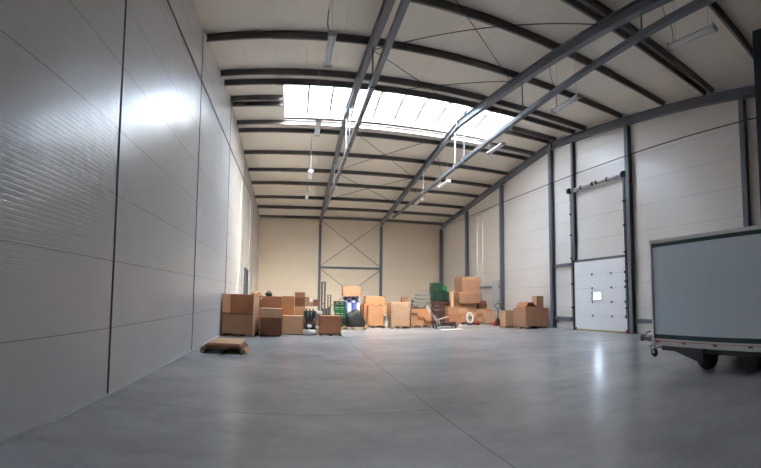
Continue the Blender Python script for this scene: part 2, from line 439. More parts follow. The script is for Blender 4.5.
for s in (-1, 1):
    MB().box(-0.15, -0.05, s * (hw + 0.0) - 0.06, s * hw + 0.06, 0.0, 0.14).build('corner_bracket', M['red'], d1)
    g = MB()
    y = s * (hw + 0.09)
    g.box(-0.16, -0.10, y - 0.035, y + 0.035, 0, 6.50); g.box(-0.20, -0.16, y - 0.05, y - 0.035, 0, 6.50)
    g.build('track', M['grab'] if s < 0 else M['dark_steel'], d1)
    g = MB().tube([(-0.24, y, 0.6), (-0.24, y - 0.02, 3.3), (-0.24, y, 6.45)], 0.016)
    for zz in (1.0, 2.1, 3.3, 4.4, 5.4): g.box(-0.27, -0.10, y - 0.04, y + 0.04, zz, zz + 0.07)
    g.build('lift_cable', M['black'], d1)
    MB().lathe([(0.05, -0.06), (0.13, -0.05), (0.13, 0.05), (0.05, 0.06)], (-0.26, s * (hw + 0.13), 6.55), 'y', 16).build('cable_drum', M['dark_steel'], d1)
    MB().box(-0.34, -0.10, s * (hw + 0.13) - 0.02 + s * 0.09, s * (hw + 0.13) + 0.02 + s * 0.09, 6.44, 6.66).build('bearing_plate', M['dark_steel'], d1)
MB().tube([(-0.26, -hw - 0.25, 6.55), (-0.26, hw + 0.25, 6.55)], 0.022).build('spring_shaft', M['galv'], d1)
for y0, y1 in ((-hw + 0.25, -0.22), (0.22, hw - 0.25)):
    pts = []; N = 150
    MB().lathe([(0.05, y0), (0.055, y0 + 0.02), (0.055, y1 - 0.02), (0.05, y1)], (-0.26, 0, 6.55), 'y', 14).build('torsion_spring', M['galv'], d1)
for y0 in (-0.17, 0.09, -0.85, 0.85):
    MB().lathe([(0.03, 0), (0.085, 0.01), (0.085, 0.07), (0.03, 0.08)], (-0.26, y0, 6.55), 'y', 14).build('spring_bracket', M['dark_steel'], d1)
MB().box(-0.20, -0.05, -hw - 0.2, hw + 0.2, 6.46, 6.56).build('header_rail', M['alu'], d1)
for y in (-0.75, 0.45):
    for z in rows[1:-1]:
        MB().box(-0.12, -0.10, y - 0.03, y + 0.03, z - 0.045, z + 0.045).build('hinge', M['dark_steel'], d1)
for z in rows[1:-1]:
    MB().box(-0.13, -0.10, -hw + 0.02, -hw + 0.10, z - 0.05, z + 0.05).build('hinge', M['dark_steel'], d1)

# ------------------------------------------------------------------ steel frame
def column(x, y, top, h, b, label, up, name='steel_column', mat=None, plate=True, group=None, z0=0.0):
    o = empty(name, (x, y, 0), label=label, cat='column', group=group)
    o['category'] = 'column'
    MB().beam((0, 0, z0), (0, 0, top), IPROF(h, b, 0.02, 0.014), up).build('shaft', mat or M['steel'], o)
    if plate:
        hx, hy = (b/2 + 0.03, h/2) if abs(up[1]) > 0.5 else (h/2, b/2 + 0.03)
        MB().box(-hx, hx, -hy, hy, 0, 0.025).build('base_plate', mat or M['steel'], o)
    return o
for x, nm in ((4.80, 'left'), (9.70, 'right')):
    column(x, DY - 0.14, rz(DY) - 0.48, 0.26, 0.19, 'grey steel column on the back wall, %s side of the cross bracing' % nm, (0, 1, 0))
column(WX - 0.16, DY - 0.16, rz(DY) - 0.44, 0.24, 0.22, 'grey steel column in the far right corner behind green machine', (0, 1, 0))
RC = [(26.2, 'grey steel column on right wall, farthest one before the back corner'),
      (21.12, 'grey steel column on right wall behind the red pallet truck'),
      (16.05, 'grey steel column on right wall between cardboard boxes and lift door'),
      (10.80, 'dark steel column on right wall beside right edge of lift door'),
      (5.60, 'dark steel column on right wall rising behind the box trailer')]
for y, lb in RC:
    column(WX - 0.13, y, rz(y) - 0.46, 0.24, 0.19, lb, (1, 0, 0))
column(WX - 0.12, 14.32, rz(14.32) - 0.46, 0.18, 0.14, 'slim grey steel post running up the left edge of lift door', (1, 0, 0), name='door_post', plate=False, z0=DH + 0.13)
column(12.44, 3.86, rz(3.86) + 0.09, 0.26, 0.34, 'black steel column at the right edge of the picture behind trailer', (1, 0, 0), mat=M['dark_steel'])

def rafter(x, label, h=0.30, b=0.18):
    y0, y1 = FY + 0.1, DY - 0.02
    o = empty('rafter', (x, RY, ZR - 0.113 - h / 2), label=label); o['category'] = 'roof beam'
    base = Vector(o.location)
    for nm, a, c in (('front_half', y0, RY), ('back_half', RY, y1)):
        pa = Vector((x, a, rz(a) - 0.113 - h / 2)) - base; pb = Vector((x, c, rz(c) - 0.113 - h / 2)) - base
        MB().beam(pa, pb, IPROF(h, b, 0.02, 0.014)).build('beam', M['steel'], o)
    MB().box(-b / 2 - 0.01, b / 2 + 0.01, -0.03, 0.03, -h / 2 - 0.01, h / 2).build('ridge_plate', M['steel'], o)
    return o
rafter(4.80, 'grey steel roof beam on the left, running from the back wall overhead')
rafter(9.70, 'grey steel roof beam right of centre, running from back wall overhead')
rafter(WX - 0.13, 'grey sloping steel beam along the top of the right wall', 0.32, 0.2)

# tie beams with hangers
for x, nm in ((4.80, 'left'), (9.70, 'right')):
    zb = 7.50; tilt = 0.010 if nm == 'left' else 0.020
    zo = lambda y: -tilt * (y - (14 if nm == 'left' else 12))
    o = empty('tie_beam', (x, 14.0, zb), label='long straight grey steel beam hung under the %s roof beam on rods' % nm)
    o['category'] = 'hanging beam'
    MB().beam((0, FY + 0.1 - 14, zo(FY)), (0, 27.4 - 14, zo(27.4)), RPROF(0.15, 0.15)).build('beam', M['steel'], o, 0.012)
    for y in (0.6, 5.68, 10.72, 15.3, 16.3, 20.75):  # hangers from the rooflight back get paler metal to paint in its light
        top = rz(y) - 0.10 - 0.30 - zb
        g = MB(); g.tube([(0, y - 14, 0.06 + zo(y)), (0, y - 14, top + 0.02)], 0.022)
        g.build('hanger_rod', M['galv'] if y > 15 else M['steel'], o)
        MB().box(-0.09, 0.09, y - 14 - 0.05, y - 14 + 0.05, top - 0.005, top + 0.012).build('hanger_plate', M['galv'] if y > 15 else M['steel'], o)
        MB().box(-0.09, 0.09, y - 14 - 0.04, y - 14 + 0.04, -0.10 + zo(y), 0.10 + zo(y)).build('clamp', M['galv'] if y > 15 else M['steel'], o)

# purlins, back to front
PY_ = [(31.15, 0), (28.97, 0), (26.90, 0), (24.48, 0.03), (22.57, 0), (20.46, 0), (18.28, 0), (17.60, 0), (16.19, 1), (15.69, 1), (14.22, 0), (13.44, 0), (11.15, 0), (8.92, 0), (7.05, 0), (6.75, 0), (4.44, 0), (2.2, 0), (-0.2, 0), (-2.6, 0)]
for k, (y, cut) in enumerate(PY_):
    z = rz(y)
    segs = [(0.02, WX - 0.02)] if cut != 1 else [(0.02, SX0 - 0.07), (SX1 + 0.07, WX - 0.02)]
    for si, (a, b) in enumerate(segs):
        if cut == 1:
            lb = 'short dark roof purlin %s the ridge, %s end of the rooflight' % ('behind' if y > RY else 'in front of', 'left' if si == 0 else 'right')
        elif 17 < y < 18.0: lb = 'dark roof purlin along the far edge of the rooflight'
        elif 14 < y < 15: lb = 'dark roof purlin along the near edge of the rooflight'
        elif y > 18: lb = 'dark steel roof purlin, %s one counted from the back wall' % ORD[k]
        else: lb = 'dark steel roof purlin, %s one in front of the rooflight' % ORD[max(0, k - 11)]
        o = empty('purlin', ((a + b) / 2, y, z), label=lb, group='roof purlins'); o['category'] = 'purlin'
        c = (a + b) / 2
        slope = math.atan(-SB if y > RY else SF)
        MB().beam((a - c, 0, 0), (b - c, 0, 0), CPROF(0.20, 0.07), (0, -math.sin(slope), math.cos(slope))).build('rail', M['purlin'], o)
        # overlap sleeve of the end bay
        if cut != 1:
            MB().beam((1.95 - c, 0.004, 0), (WX - 0.03 - c, 0.004, 0), CPROF(0.222, 0.075, 0.006), (0, -math.sin(slope), math.cos(slope))).build('sleeve', M['purlin'], o)

# wall girts
def girt(x0, x1, y0, y1, z, label, h=0.12, d=0.10):
    o = MB().beam((x0, y0, z), (x1, y1, z), RPROF(d, h)).build('wall_girt', M['steel'], None, 0.008)
    tag(o, label, 'rail'); return o
girt(4.90, 9.60, DY - 0.16, DY - 0.16, 3.77, 'horizontal grey steel rail across the back wall between two columns', 0.16, 0.14)
girt(WX - 0.10, WX - 0.10, 15.95, 14.64, 3.08, 'short upper grey rail left of the lift door', 0.14)
girt(WX - 0.10, WX - 0.10, 15.95, 14.64, 0.50, 'short low grey rail left of the lift door', 0.16)
girt(WX - 0.06, WX - 0.06, DL0 - 0.2, DL1 + 0.1, DH + 0.07, 'grey steel rail across the top of lift door leaf', 0.10, 0.08)
girt(WX - 0.10, WX - 0.10, 5.75, 10.65, 0.52, 'low grey rail on right wall running behind the trailer', 0.16)
girt(WX - 0.10, WX - 0.10, 21.27, 26.05, 2.18, 'grey brown rail on right wall behind the film wrapped load', 0.14)

# bracing rods
def rod(p0, p1, label, r=0.012, mat='steel', name='brace_rod', cat='brace rod', sag=0.0, n=2):
    pts = []
    for i in range(n):
        t = i / (n - 1); p = Vector(p0).lerp(Vector(p1), t); p.z -= sag * 4 * t * (1 - t); pts.append(p)
    return tag(MB().tube(pts, r, 6).build(name, M[mat], None, 0, True), label, cat)
bays = [(7.1, 11.3, 'nearest the camera'), (11.3, 14.9, 'just in front of the rooflight'), (17.3, 22.2, 'just behind the rooflight'), (22.2, 26.6, 'fourth from the front')]
for a, b, nm in bays:
    for s in (0, 1):
        xa, xb = (4.9, 9.6) if s == 0 else (9.6, 4.9)
        rod((xa, a, rz(a) - 0.17), (xb, b, rz(b) - 0.17), 'thin roof brace rod in bay %s, rising towards the %s' % (nm, 'right' if s == 0 else 'left') if a < RY else
            'thin roof brace rod in bay %s, leaning %s' % (nm, 'right' if s == 0 else 'left'), 0.012, 'dark_steel')
yb = DY - 0.2
for p0, p1, nm in (((4.9, yb, 7.45), (9.6, yb, 3.9), 'upper rod falling to the right'), ((9.6, yb, 7.45), (4.9, yb, 3.9), 'upper rod falling to the left'),
                   ((4.9, yb, 3.62), (9.6, yb, 0.15), 'lower rod falling to the right'), ((9.6, yb, 3.62), (4.9, yb, 0.15), 'lower rod falling to the left')):
    rod(p0, p1, 'back wall cross bracing, ' + nm, 0.018, 'dark_steel')

# cables along the walls
rod((0.04, FY + 0.05, 7.62), (0.04, 24.5, 7.55), 'black cable stretched along the upper left wall', 0.017, 'wire', 'wall_cable', 'cable', 0.03, 12)
rod((WX - 0.34, FY + 0.05, 7.30), (WX - 0.34, 28.5, 7.22), 'dark cable stretched across the columns of the right wall', 0.020, 'wire', 'wall_cable', 'cable', 0.03, 12)
# pipes
def pipe(x, y, z1, label, r=0.03, mat='white'):
    o = empty('wall_pipe', (x, y, 0), label=label); o['category'] = 'pipe'
    MB().tube([(0, 0, 0), (0, 0, z1)], r, 8).build('pipe', M[mat], o, 0, True)
    for z in (1.2, 3.2, 5.2):
        if z < z1: MB().lathe([(r + 0.003, -0.02), (r + 0.01, -0.015), (r + 0.01, 0.015), (r + 0.003, 0.02)], (0, 0, z), 'z', 10).build('pipe_clip', M['alu'], o)
pipe(0.03, 19.85, 7.3, 'pale pipe on left wall nearer than the glazed door', 0.018, 'pipe')
pipe(0.03, 24.3, 7.3, 'pale pipe on left wall beyond the glazed door', 0.018, 'pipe')
pipe(WX - 0.05, 24.7, 7.1, 'pale vertical pipe on right wall, farther one of the pair', 0.04, 'pipe')
pipe(WX - 0.05, 23.9, 7.1, 'pale vertical pipe on right wall, nearer one of the pair', 0.04, 'pipe')
c_ = empty('wall_cabinet', (WX - 0.1, 21.95, 0), label='tall flat grey cabinet on right wall beside grey column'); c_['category'] = 'cabinet'
MB().box(-0.06, 0.10, -0.42, 0.42, 0.05, 2.6).build('cabinet_body', M['alu'], c_, 0.01)
MB().box(-0.075, -0.06, -0.38, 0.38, 0.12, 2.52).build('cabinet_door', M['alu'], c_, 0.005)
MB().box(-0.09, -0.075, -0.34, -0.31, 1.2, 1.35).build('cabinet_handle', M['grab'], c_)

# ------------------------------------------------------------------ lamps
def lamp(x, y, z, label, tilt=0.0, extra=None):
    o = empty('batten_lamp', (x, y, z), tilt, label=label, group='hanging batten lamps'); o['category'] = 'lamp'
    L2 = 0.62
    g = MB().prism([(-0.10, -L2, 0.0), (0.10, -L2, 0.0), (0.055, -L2, 0.075), (-0.055, -L2, 0.075)], (0, 2 * L2, 0))
    g.build('lamp_housing', M['white'], o, 0.006)
    for s in (-1, 1):
        MB().tube([(s * 0.05, -L2 + 0.03, -0.022), (s * 0.05, L2 - 0.03, -0.022)], 0.016, 8).build('tube', M['tube'], o, 0, True)
        MB().box(-0.105, 0.105, s * (L2 - 0.0) - 0.018, s * L2 + 0.018, -0.045, 0.08).build('end_cap', M['alu'], o, 0.006)
        hz = rz(y + s * 0.45) + 0.09 - z
        MB().tube([(0, s * 0.45, 0.07), (0, s * 0.45, hz)], 0.006, 6).build('suspension_wire', M['galv'], o)
    hz = rz(y) + 0.1 - z
    MB().tube([(0.03, L2 - 0.1, 0.07), (0.05, L2 - 0.05, hz * 0.45), (-0.02, L2 + 0.10, hz * 0.75), (0.02, L2 + 0.2, rz(y + L2 + 0.2) + 0.08 - z)], 0.009, 6).build('supply_cable', M['wire'], o, 0, True)
for k, y in enumerate((9.15, 13.62, 19.15, 23.5)):
    lamp(3.45, y, 7.42, 'hanging batten lamp in the left row, ' + ['nearest and largest', 'second from the front, before the rooflight edge', 'third from the front', 'farthest and smallest'][k])
for k, y in enumerate((4.70, 9.2, 13.62, 19.15, 23.4)):
    lamp(10.3, y, 7.45, 'hanging batten lamp in the right row, ' + ['nearest at the top right', 'second from the front', 'third, beside the near end of rooflight', 'fourth, hanging below the right tie beam', 'farthest and smallest'][k])

# ------------------------------------------------------------------ pallets and cartons
def pallet(x0, x1, y0, y1, label, z=0.0, rot=0.0, mat='wood', h=0.144):
    cx, cy_ = (x0 + x1) / 2, (y0 + y1) / 2; w, d = (x1 - x0) / 2, (y1 - y0) / 2
    o = empty('pallet', (cx, cy_, z), rot, label=label); o['category'] = 'pallet'
    g = MB(); n = max(4, int(2 * d / 0.16))
    for i in range(n):
        a = -d + 2 * d * i / n
        g.box(-w, w, a + 0.008, a + 2 * d / n - 0.008, h - 0.022, h)
    for i in (-1, 0, 1): g.box(i * (w - 0.05) - 0.05, i * (w - 0.05) + 0.05, -d, d, h - 0.042, h - 0.022)
    g.build('deck_boards', M[mat], o)
    for i in (-1, 0, 1):
        for j in (-1, 0, 1):
            MB().box(i * (w - 0.05) - 0.05, i * (w - 0.05) + 0.05, j * (d - 0.07) - 0.07, j * (d - 0.07) + 0.07, 0.022, h - 0.042).build('block', M[mat], o)
    for i in (-1, 0, 1): MB().box(i * (w - 0.05) - 0.05, i * (w - 0.05) + 0.05, -d, d, 0, 0.022).build('skid', M[mat], o)
    return o
def carton(x0, x1, y0, y1, z0, z1, label, c=0, rot=0.0, flaps=None, tape=True, group=None, name='carton', lid=None):
    """hollow cardboard box; flaps: None = closed and taped, else opening angles (front, back, left, right) in degrees"""
    cx, cy_ = (x0 + x1) / 2, (y0 + y1) / 2; w, d, h = (x1 - x0) / 2, (y1 - y0) / 2, z1 - z0
    o = empty(name, (cx, cy_, z0), rot, label=label, group=group); o['category'] = 'box'
    t = 0.008; m = M['cb'][c]
    g = MB()
    g.box(-w, w, -d, d, 0, t); g.box(-w, w, -d, -d + t, t, h - t); g.box(-w, w, d - t, d, t, h - t)
    g.box(-w, -w + t, -d + t, d - t, t, h - t); g.box(w - t, w, -d + t, d - t, t, h - t)
    g.build('box_body', m, o)
    ang = flaps or (0, 0, 0, 0)
    fm = M['cb'][lid] if lid is not None else m
    for i, (a, ln, half) in enumerate(((ang[0], d - 0.002, w), (ang[1], d - 0.002, w), (ang[2], min(w, d) * 0.9, d), (ang[3], min(w, d) * 0.9, d))):
        if a is None: continue
        if flaps is None and i > 1: continue
        zz = h - t + (0.0 if i < 2 else -0.001)
        r = math.radians(a)
        if i == 0: mt = Matrix.Translation((0, -d, zz)) @ Matrix.Rotation(r, 4, 'X')
        if i == 1: mt = Matrix.Translation((0, d, zz)) @ Matrix.Rotation(PI, 4, 'Z') @ Matrix.Rotation(r, 4, 'X')
        if i == 2: mt = Matrix.Translation((-w, 0, zz)) @ Matrix.Rotation(-PI / 2, 4, 'Z') @ Matrix.Rotation(r, 4, 'X')
        if i == 3: mt = Matrix.Translation((w, 0, zz)) @ Matrix.Rotation(PI / 2, 4, 'Z') @ Matrix.Rotation(r, 4, 'X')
        MB().box(-half, half, 0, ln, 0, t * 0.8, mt).build('flap', fm, o)
    if tape and flaps is None:
        g = MB(); g.box(-w - 0.001, w + 0.001, -0.03, 0.03, h - 0.001, h + 0.001)
        for s in (-1, 1): g.box(s * w - 0.001, s * w + 0.001, -0.03, 0.03, h - 0.12, h)
        g.build('tape', M['tape'], o)
    return o

# big open-fronted bulk box at the left wall
pallet(0.10, 1.36, 15.02, 16.22, 'wooden pallet under the big open bulk box by the left wall', h=0.12, rot=-0.10)
o = empty('bulk_box', (0.73, 15.62, 0.12), -0.10, label='big open cardboard bulk box with cut away front by left wall'); o['category'] = 'box'
w_, d_, hh = 0.60, 0.58, 1.46; t = 0.015
g = MB(); g.box(-w_, w_, -d_, d_, 0, t); g.box(-w_, w_, d_ - t, d_, t, hh); g.box(-w_, -w_ + t, -d_ + t, d_ - t, t, hh)
g.build('box_body', M['cb'][0], o)
MB().box(-w_, w_, -d_, -d_ + t, t, 0.76).build('front_panel', M['cb'][0], o)
tag(MB().box(w_ - t, w_, -d_ + t, d_ - t, t, hh).build('side_panel', M['cb'][1], o), 'side panel painted lighter tan as the lit side')  # paler cardboard than the body puts the light on this side into colour
MB().box(-w_, w_, -d_ - 0.012, -d_ - 0.002, 0.70, 0.76).build('fold_line', M['cb'][2], o)
carton(0.03, 0.5, 16.5, 17.1, 0, 1.35, 'tall dark box squeezed between left wall and big bulk box', 2)
# flattened cardboard on a low pallet
pallet(0.26, 1.42, 10.70, 12.10, 'low weathered pallet carrying flattened cardboard by left wall', rot=0.02, mat='old_wood', h=0.13)
for k, (z, dx, dy, ro, cc, th) in enumerate(((0.10, 0.0, 0.02, 0.02, 2, 0.045), (0.147, -0.02, 0.05, 0.05, 0, 0.04), (0.19, 0.02, 0.06, 0.00, 1, 0.045))):
    o = empty('flattened_carton', (0.86 + dx, 11.37 + dy, z + 0.03), ro, label='%s flattened cardboard sheet of the low stack by left wall' % ['bottom dark', 'middle brown', 'topmost pale tan'][k], group='flattened cartons'); o['category'] = 'cardboard'
    g = MB(); s = 0.50 - 0.02 * k
    g.box(-s, s, -0.66, 0.66, 0, th * 0.45); g.build('lower_sheet', M['cb'][cc], o)
    MB().box(-s + 0.01, s - 0.01, -0.64, 0.65, th * 0.5, th).build('upper_sheet', M['cb'][cc], o)
MB_ = MB().prism([(1.44, 10.75, 0.132), (1.53, 10.80, 0.0), (1.53, 11.45, 0.0), (1.44, 11.5, 0.132)], (0, 0, 0.02)).build('cardboard_scrap', M['cb'][4]); tag(MB_, 'bent orange cardboard scrap hanging off right side of low stack', 'cardboard')

# cluster behind the bulk box
carton(1.50, 2.30, 15.45, 16.15, 0.03, 0.74, 'dark brown box with a pale flap hanging over its front', 2, flaps=(0, 0, 0, 0), lid=3)
tag(MB().box(1.46, 2.32, 15.20, 15.43, 0.75, 0.765).box(1.46, 2.32, 15.19, 15.205, 0.74, 1.08).box(1.46, 2.32, 15.205, 15.9, 1.06, 1.08).build('cardboard_tray', M['cb'][3]), 'pale upturned cardboard tray on top of the dark brown box', 'box')
carton(2.33, 3.18, 16.3, 16.98, 0.04, 0.76, 'pale tan box right of the dark brown box with pale tray', 1)
carton(1.42, 2.23, 16.9, 17.5, 0.0, 0.86, 'lower red-brown box hidden behind the dark brown box', 5)
carton(1.44, 2.25, 16.85, 17.5, 0.865, 1.53, 'red-brown box behind and above the pale tray', 5)
carton(2.27, 2.80, 17.02, 17.6, 0.0, 0.78, 'lower brown box of the tall pair behind pale tan box', 0)
carton(2.27, 2.80, 17.02, 17.6, 0.785, 1.55, 'upper orange-brown box of the tall pair behind pale tan box', 4)
carton(2.82, 3.28, 17.04, 17.6, 0.0, 1.12, 'tan box standing left of the green bottle crate', 1)
carton(2.82, 3.25, 17.1, 17.6, 1.125, 1.50, 'small dark brown box on tan box left of shelf unit', 2, flaps=(70, 60, 40, 75))
o = tag(MB().blob((1.15, 17.62, 1.56), 0.22, 0.2, 0.16, 3, 0.2, 3, 1.425).build('paper_bundle', M['cb'][0], None, 0, True), 'crumpled brown paper bundle above the bulk box corner', 'bundle')
carton(0.92, 1.38, 17.35, 17.9, 0.0, 1.42, 'tall brown box behind right side of the big bulk box', 0)
o = empty('tool_bag', (1.70, 17.15, 1.531), label='small black bag with handle on the red-brown box'); o['category'] = 'bag'
MB().blob((0, 0, 0.08), 0.15, 0.1, 0.10, 5, 0.1, 3, 0.0).build('bag_body', M['bag'], o, 0, True)
MB().tube([(-0.09, 0, 0.13), (-0.06, 0, 0.21), (0, 0, 0.24), (0.06, 0, 0.21), (0.09, 0, 0.13)], 0.012).build('bag_handle', M['black'], o, 0, True)
# rack with a box and a white label
o = empty('shelf_rack', (3.55, 18.25, 0), label='low grey rack with shelves behind the green bottle crate'); o['category'] = 'rack'
for sx in (-0.36, 0.36):
    for sy in (-0.22, 0.22): MB().box(sx - 0.02, sx + 0.02, sy - 0.02, sy + 0.02, 0, 1.15).build('post', M['purlin'], o)
for z in (0.25, 1.12): MB().box(-0.38, 0.38, -0.24, 0.24, z, z + 0.03).build('shelf', M['grey'], o)
o = carton(3.24, 3.64, 18.03, 18.43, 1.151, 1.53, 'brown box with dark shadowed side on the grey rack', 0)
carton(3.66, 3.91, 18.03, 18.4, 1.151, 1.42, 'small box with a white label on the grey rack', 2)
tag(MB().box(3.48, 3.63, 18.015, 18.027, 1.31, 1.52).build('paper_label', M['paper']), 'white paper label hanging at the grey rack boxes', 'label')
# bottle crate on machine
o = empty('bottle_crate', (3.45, 16.84, 0.60), label='dark crate of green bottles behind the round machine'); o['category'] = 'crate'
g = MB(); g.box(-0.24, 0.24, -0.17, 0.17, 0, 0.02)
for z in (0.02, 0.16, 0.30): g.box(-0.24, 0.24, -0.17, -0.155, z, z + 0.06); g.box(-0.24, 0.24, 0.155, 0.17, z, z + 0.06); g.box(-0.24, -0.225, -0.155, 0.155, z, z + 0.06); g.box(0.225, 0.24, -0.155, 0.155, z, z + 0.06)
for sx in (-0.235, 0.235):
    for sy in (-0.165, 0.165): g.box(sx - 0.02, sx + 0.02, sy - 0.02, sy + 0.02, 0, 0.36)
g.build('crate_body', M['grab'], o)
for i in range(3):
    for j in range(2):
        b = tag(MB().lathe([(0.055, 0), (0.06, 0.02), (0.06, 0.26), (0.025, 0.34), (0.025, 0.41), (0.028, 0.42)], (3.45 - 0.14 + 0.14 * i, 16.84 - 0.07 + 0.14 * j, 0.622), 'z', 12).build('bottle', M['glass_green'], None, 0, True),
                'green bottle in the dark crate, %s of the %s row' % (['left', 'middle', 'right'][i], ['front', 'back'][j]), 'bottle', 'green bottles in the crate')
MBc = carton(3.2, 3.7, 16.70, 17.02, 0, 0.595, 'dark box supporting the crate of green bottles', 2)
# walk-behind floor machine
o = empty('floor_scrubber', (3.42, 16.35, 0), label='walk-behind floor machine with white dome beside pale tan box'); o['category'] = 'machine'
MB().lathe([(0.22, 0.03), (0.27, 0.05), (0.27, 0.16), (0.24, 0.22), (0.15, 0.25)], (0, 0, 0), 'z', 24).build('brush_skirt', M['alu'], o, 0, True)
MB().lathe([(0.19, 0.22), (0.20, 0.30), (0.17, 0.42), (0.10, 0.50), (0.03, 0.52)], (0, 0, 0), 'z', 24).build('motor_cover', M['black'], o, 0, True)
MB().blob((0, -0.17, 0.38), 0.10, 0.06, 0.07, 1, 0.02, 3).build('white_dome', M['white'], o, 0, True)
MB().lathe([(0.02, -0.03), (0.05, -0.02), (0.05, 0.02), (0.02, 0.03)], (0, -0.21, 0.22), 'y', 14).build('knob', M['beige'], o, 0, True)
for s in (-1, 1):
    MB().tube([(s * 0.12, 0.08, 0.3), (s * 0.2, 0.12, 0.62), (s * 0.22, 0.02, 0.70)], 0.015).build('handle_tube', M['galv'], o, 0, True)
    MB().lathe([(0.03, -0.02), (0.07, -0.02), (0.07, 0.02), (0.03, 0.02)], (s * 0.27, 0.14, 0.07), 'x', 16).build('wheel', M['black'], o, 0, True)
    MB().box(s * 0.26 - 0.02, s * 0.26 + 0.02, -0.10, -0.04, 0.20, 0.30).build('side_bracket', M['hazard'], o)
# beige drum/box
o = empty('beige_bin', (3.85, 17.62, 0), label='beige plastic bin beside the floor machine and mast'); o['category'] = 'bin'
MB().lathe([(0.14, 0), (0.16, 0.02), (0.18, 0.86), (0.19, 0.88), (0.19, 0.92), (0.05, 0.94)], (0, 0, 0), 'z', 18).build('bin_body', M['beige'], o, 0, True)
MB().box(-0.12, 0.18, -0.205, -0.19, 0.82, 0.88).build('bin_handle', M['white'], o)
tag(MB().box(3.70, 4.0, 17.1, 17.35, 0.0, 0.28).build('white_block', M['beige'], None, 0.02), 'small pale block on floor between machine and red-brown box', 'block')
carton(3.85, 4.70, 16.2, 16.9, 0.10, 0.79, 'red-brown closed box on a small pallet, frontmost of the cluster', 5)
pallet(3.83, 4.72, 16.2, 16.9, 'small dark pallet under the frontmost red-brown box', mat='old_wood', h=0.098)
# stacker mast
o = empty('stacker_truck', (4.15, 18.7, 0), label='manual stacker truck with tall dark mast in front of left column'); o['category'] = 'stacker'
for x in (-0.07, 0.07): MB().beam((x, 0, 0.05), (x, 0, 2.25), IPROF(0.09, 0.05, 0.012, 0.01), (1, 0, 0)).build('mast', M['purlin'], o)
for z in (0.1, 1.2, 2.2): MB().box(-0.1, 0.1, -0.03, 0.03, z, z + 0.05).build('mast_brace', M['purlin'], o)
for x in (0.22, 0.34): MB().box(x - 0.03, x + 0.03, -0.03, 0.03, 0.05, 1.66).build('guard_post', M['purlin'], o)
MB().box(-0.1, 0.37, 0.0, 0.05, 0.5, 0.56).build('carriage', M['purlin'], o)
for x in (-0.05, 0.32): MB().box(x - 0.06, x + 0.06, -0.5, 0.4, 0.03, 0.09).build('leg', M['dark_steel'], o)
for x in (-0.05, 0.32): MB().lathe([(0.02, -0.03), (0.04, -0.03), (0.04, 0.03), (0.02, 0.03)], (x, -0.46, 0.04), 'x', 12).build('wheel', M['black'], o)
# dark heap with green crates
tag(MB().blob((4.38, 19.75, 0.4), 0.30, 0.4, 0.62, 9, 0.2, 4, 0.0).build('scrap_bag', M['bag'], None, 0, True), 'dark heap of covered goods between mast and green crates', 'heap')
def crate(x0, x1, y0, y1, z0, z1, label, mat='crate_green'):
    o = empty('plastic_crate', ((x0 + x1) / 2, (y0 + y1) / 2, z0), label=label); o['category'] = 'crate'
    w, d, h = (x1 - x0) / 2, (y1 - y0) / 2, z1 - z0
    g = MB(); g.box(-w, w, -d, d, 0, 0.015)
    for z in (0.015, h * 0.36, h * 0.72):
        q = h * 0.22
        g.box(-w, w, -d, -d + 0.012, z, z + q); g.box(-w, w, d - 0.012, d, z, z + q)
        g.box(-w, -w + 0.012, -d + 0.012, d - 0.012, z, z + q); g.box(w - 0.012, w, -d + 0.012, d - 0.012, z, z + q)
    for sx in (-w + 0.02, w - 0.02, 0):
        for sy in (-d + 0.012, d - 0.012): g.box(sx - 0.02, sx + 0.02, sy - 0.012, sy + 0.012, 0, h * 0.95)
    g.build('crate_body', M[mat], o)
    g = MB(); e = 0.015
    g.box(-w - e, w + e, -d - e, -d + 0.01, h - 0.05, h); g.box(-w - e, w + e, d - 0.01, d + e, h - 0.05, h); g.box(-w - e, -w + 0.01, -d + 0.01, d - 0.01, h - 0.05, h); g.box(w - 0.01, w + e, -d + 0.01, d - 0.01, h - 0.05, h)
    g.build('crate_rim', M[mat], o)
pallet(4.95, 5.9, 20.05, 20.85, 'wooden pallet under the green crates and blue rolls')
crate(4.80, 5.40, 19.75, 20.03, 0.145, 0.50, 'dark green crate at the bottom of the crate stack', 'green')
crate(4.82, 5.42, 19.75, 20.03, 0.505, 0.85, 'green crate in the middle of the crate stack')
crate(4.78, 5.38, 19.75, 20.03, 0.855, 1.10, 'green crate second from top of the crate stack')
crate(4.78, 5.36, 19.75, 20.03, 1.105, 1.33, 'topmost dark green crate of the stack left of blue rolls', 'green')
pallet(4.75, 5.45, 19.6, 20.03, 'narrow pallet under the stack of green crates')
# blue and white rolls
for k, (x, mt, nm) in enumerate(((5.40, 'blue', 'left blue'), (5.62, 'wfilm', 'white'), (5.84, 'blue', 'middle blue'), (6.06, 'wfilm', 'right pale'))):
    o = empty('film_roll', (x, 20.35 + 0.05 * (k % 2), 0.146), label='%s upright film roll under the orange-brown carton' % nm, group='upright film rolls'); o['category'] = 'roll'
    MB().lathe([(0.095, 0), (0.105, 0.01), (0.105, 1.40), (0.095, 1.41)], (0, 0, 0), 'z', 18).build('roll_film', M[mt], o, 0, True)
    MB().lathe([(0.035, 1.41), (0.04, 1.42), (0.04, 1.44), (0.035, 1.45)], (0, 0, 0), 'z', 12).build('roll_core', M['cb'][1], o)
    for z in (1.12,): MB().lathe([(0.1052, z), (0.108, z + 0.01), (0.108, z + 0.11), (0.1052, z + 0.12)], (0, 0, 0), 'z', 18).build('printed_band', M['wfilm' if mt == 'blue' else 'blue'], o, 0, True)
carton(5.27, 6.16, 20.1, 20.7, 1.60, 2.10, 'orange-brown carton on top of the blue and white rolls', 0)
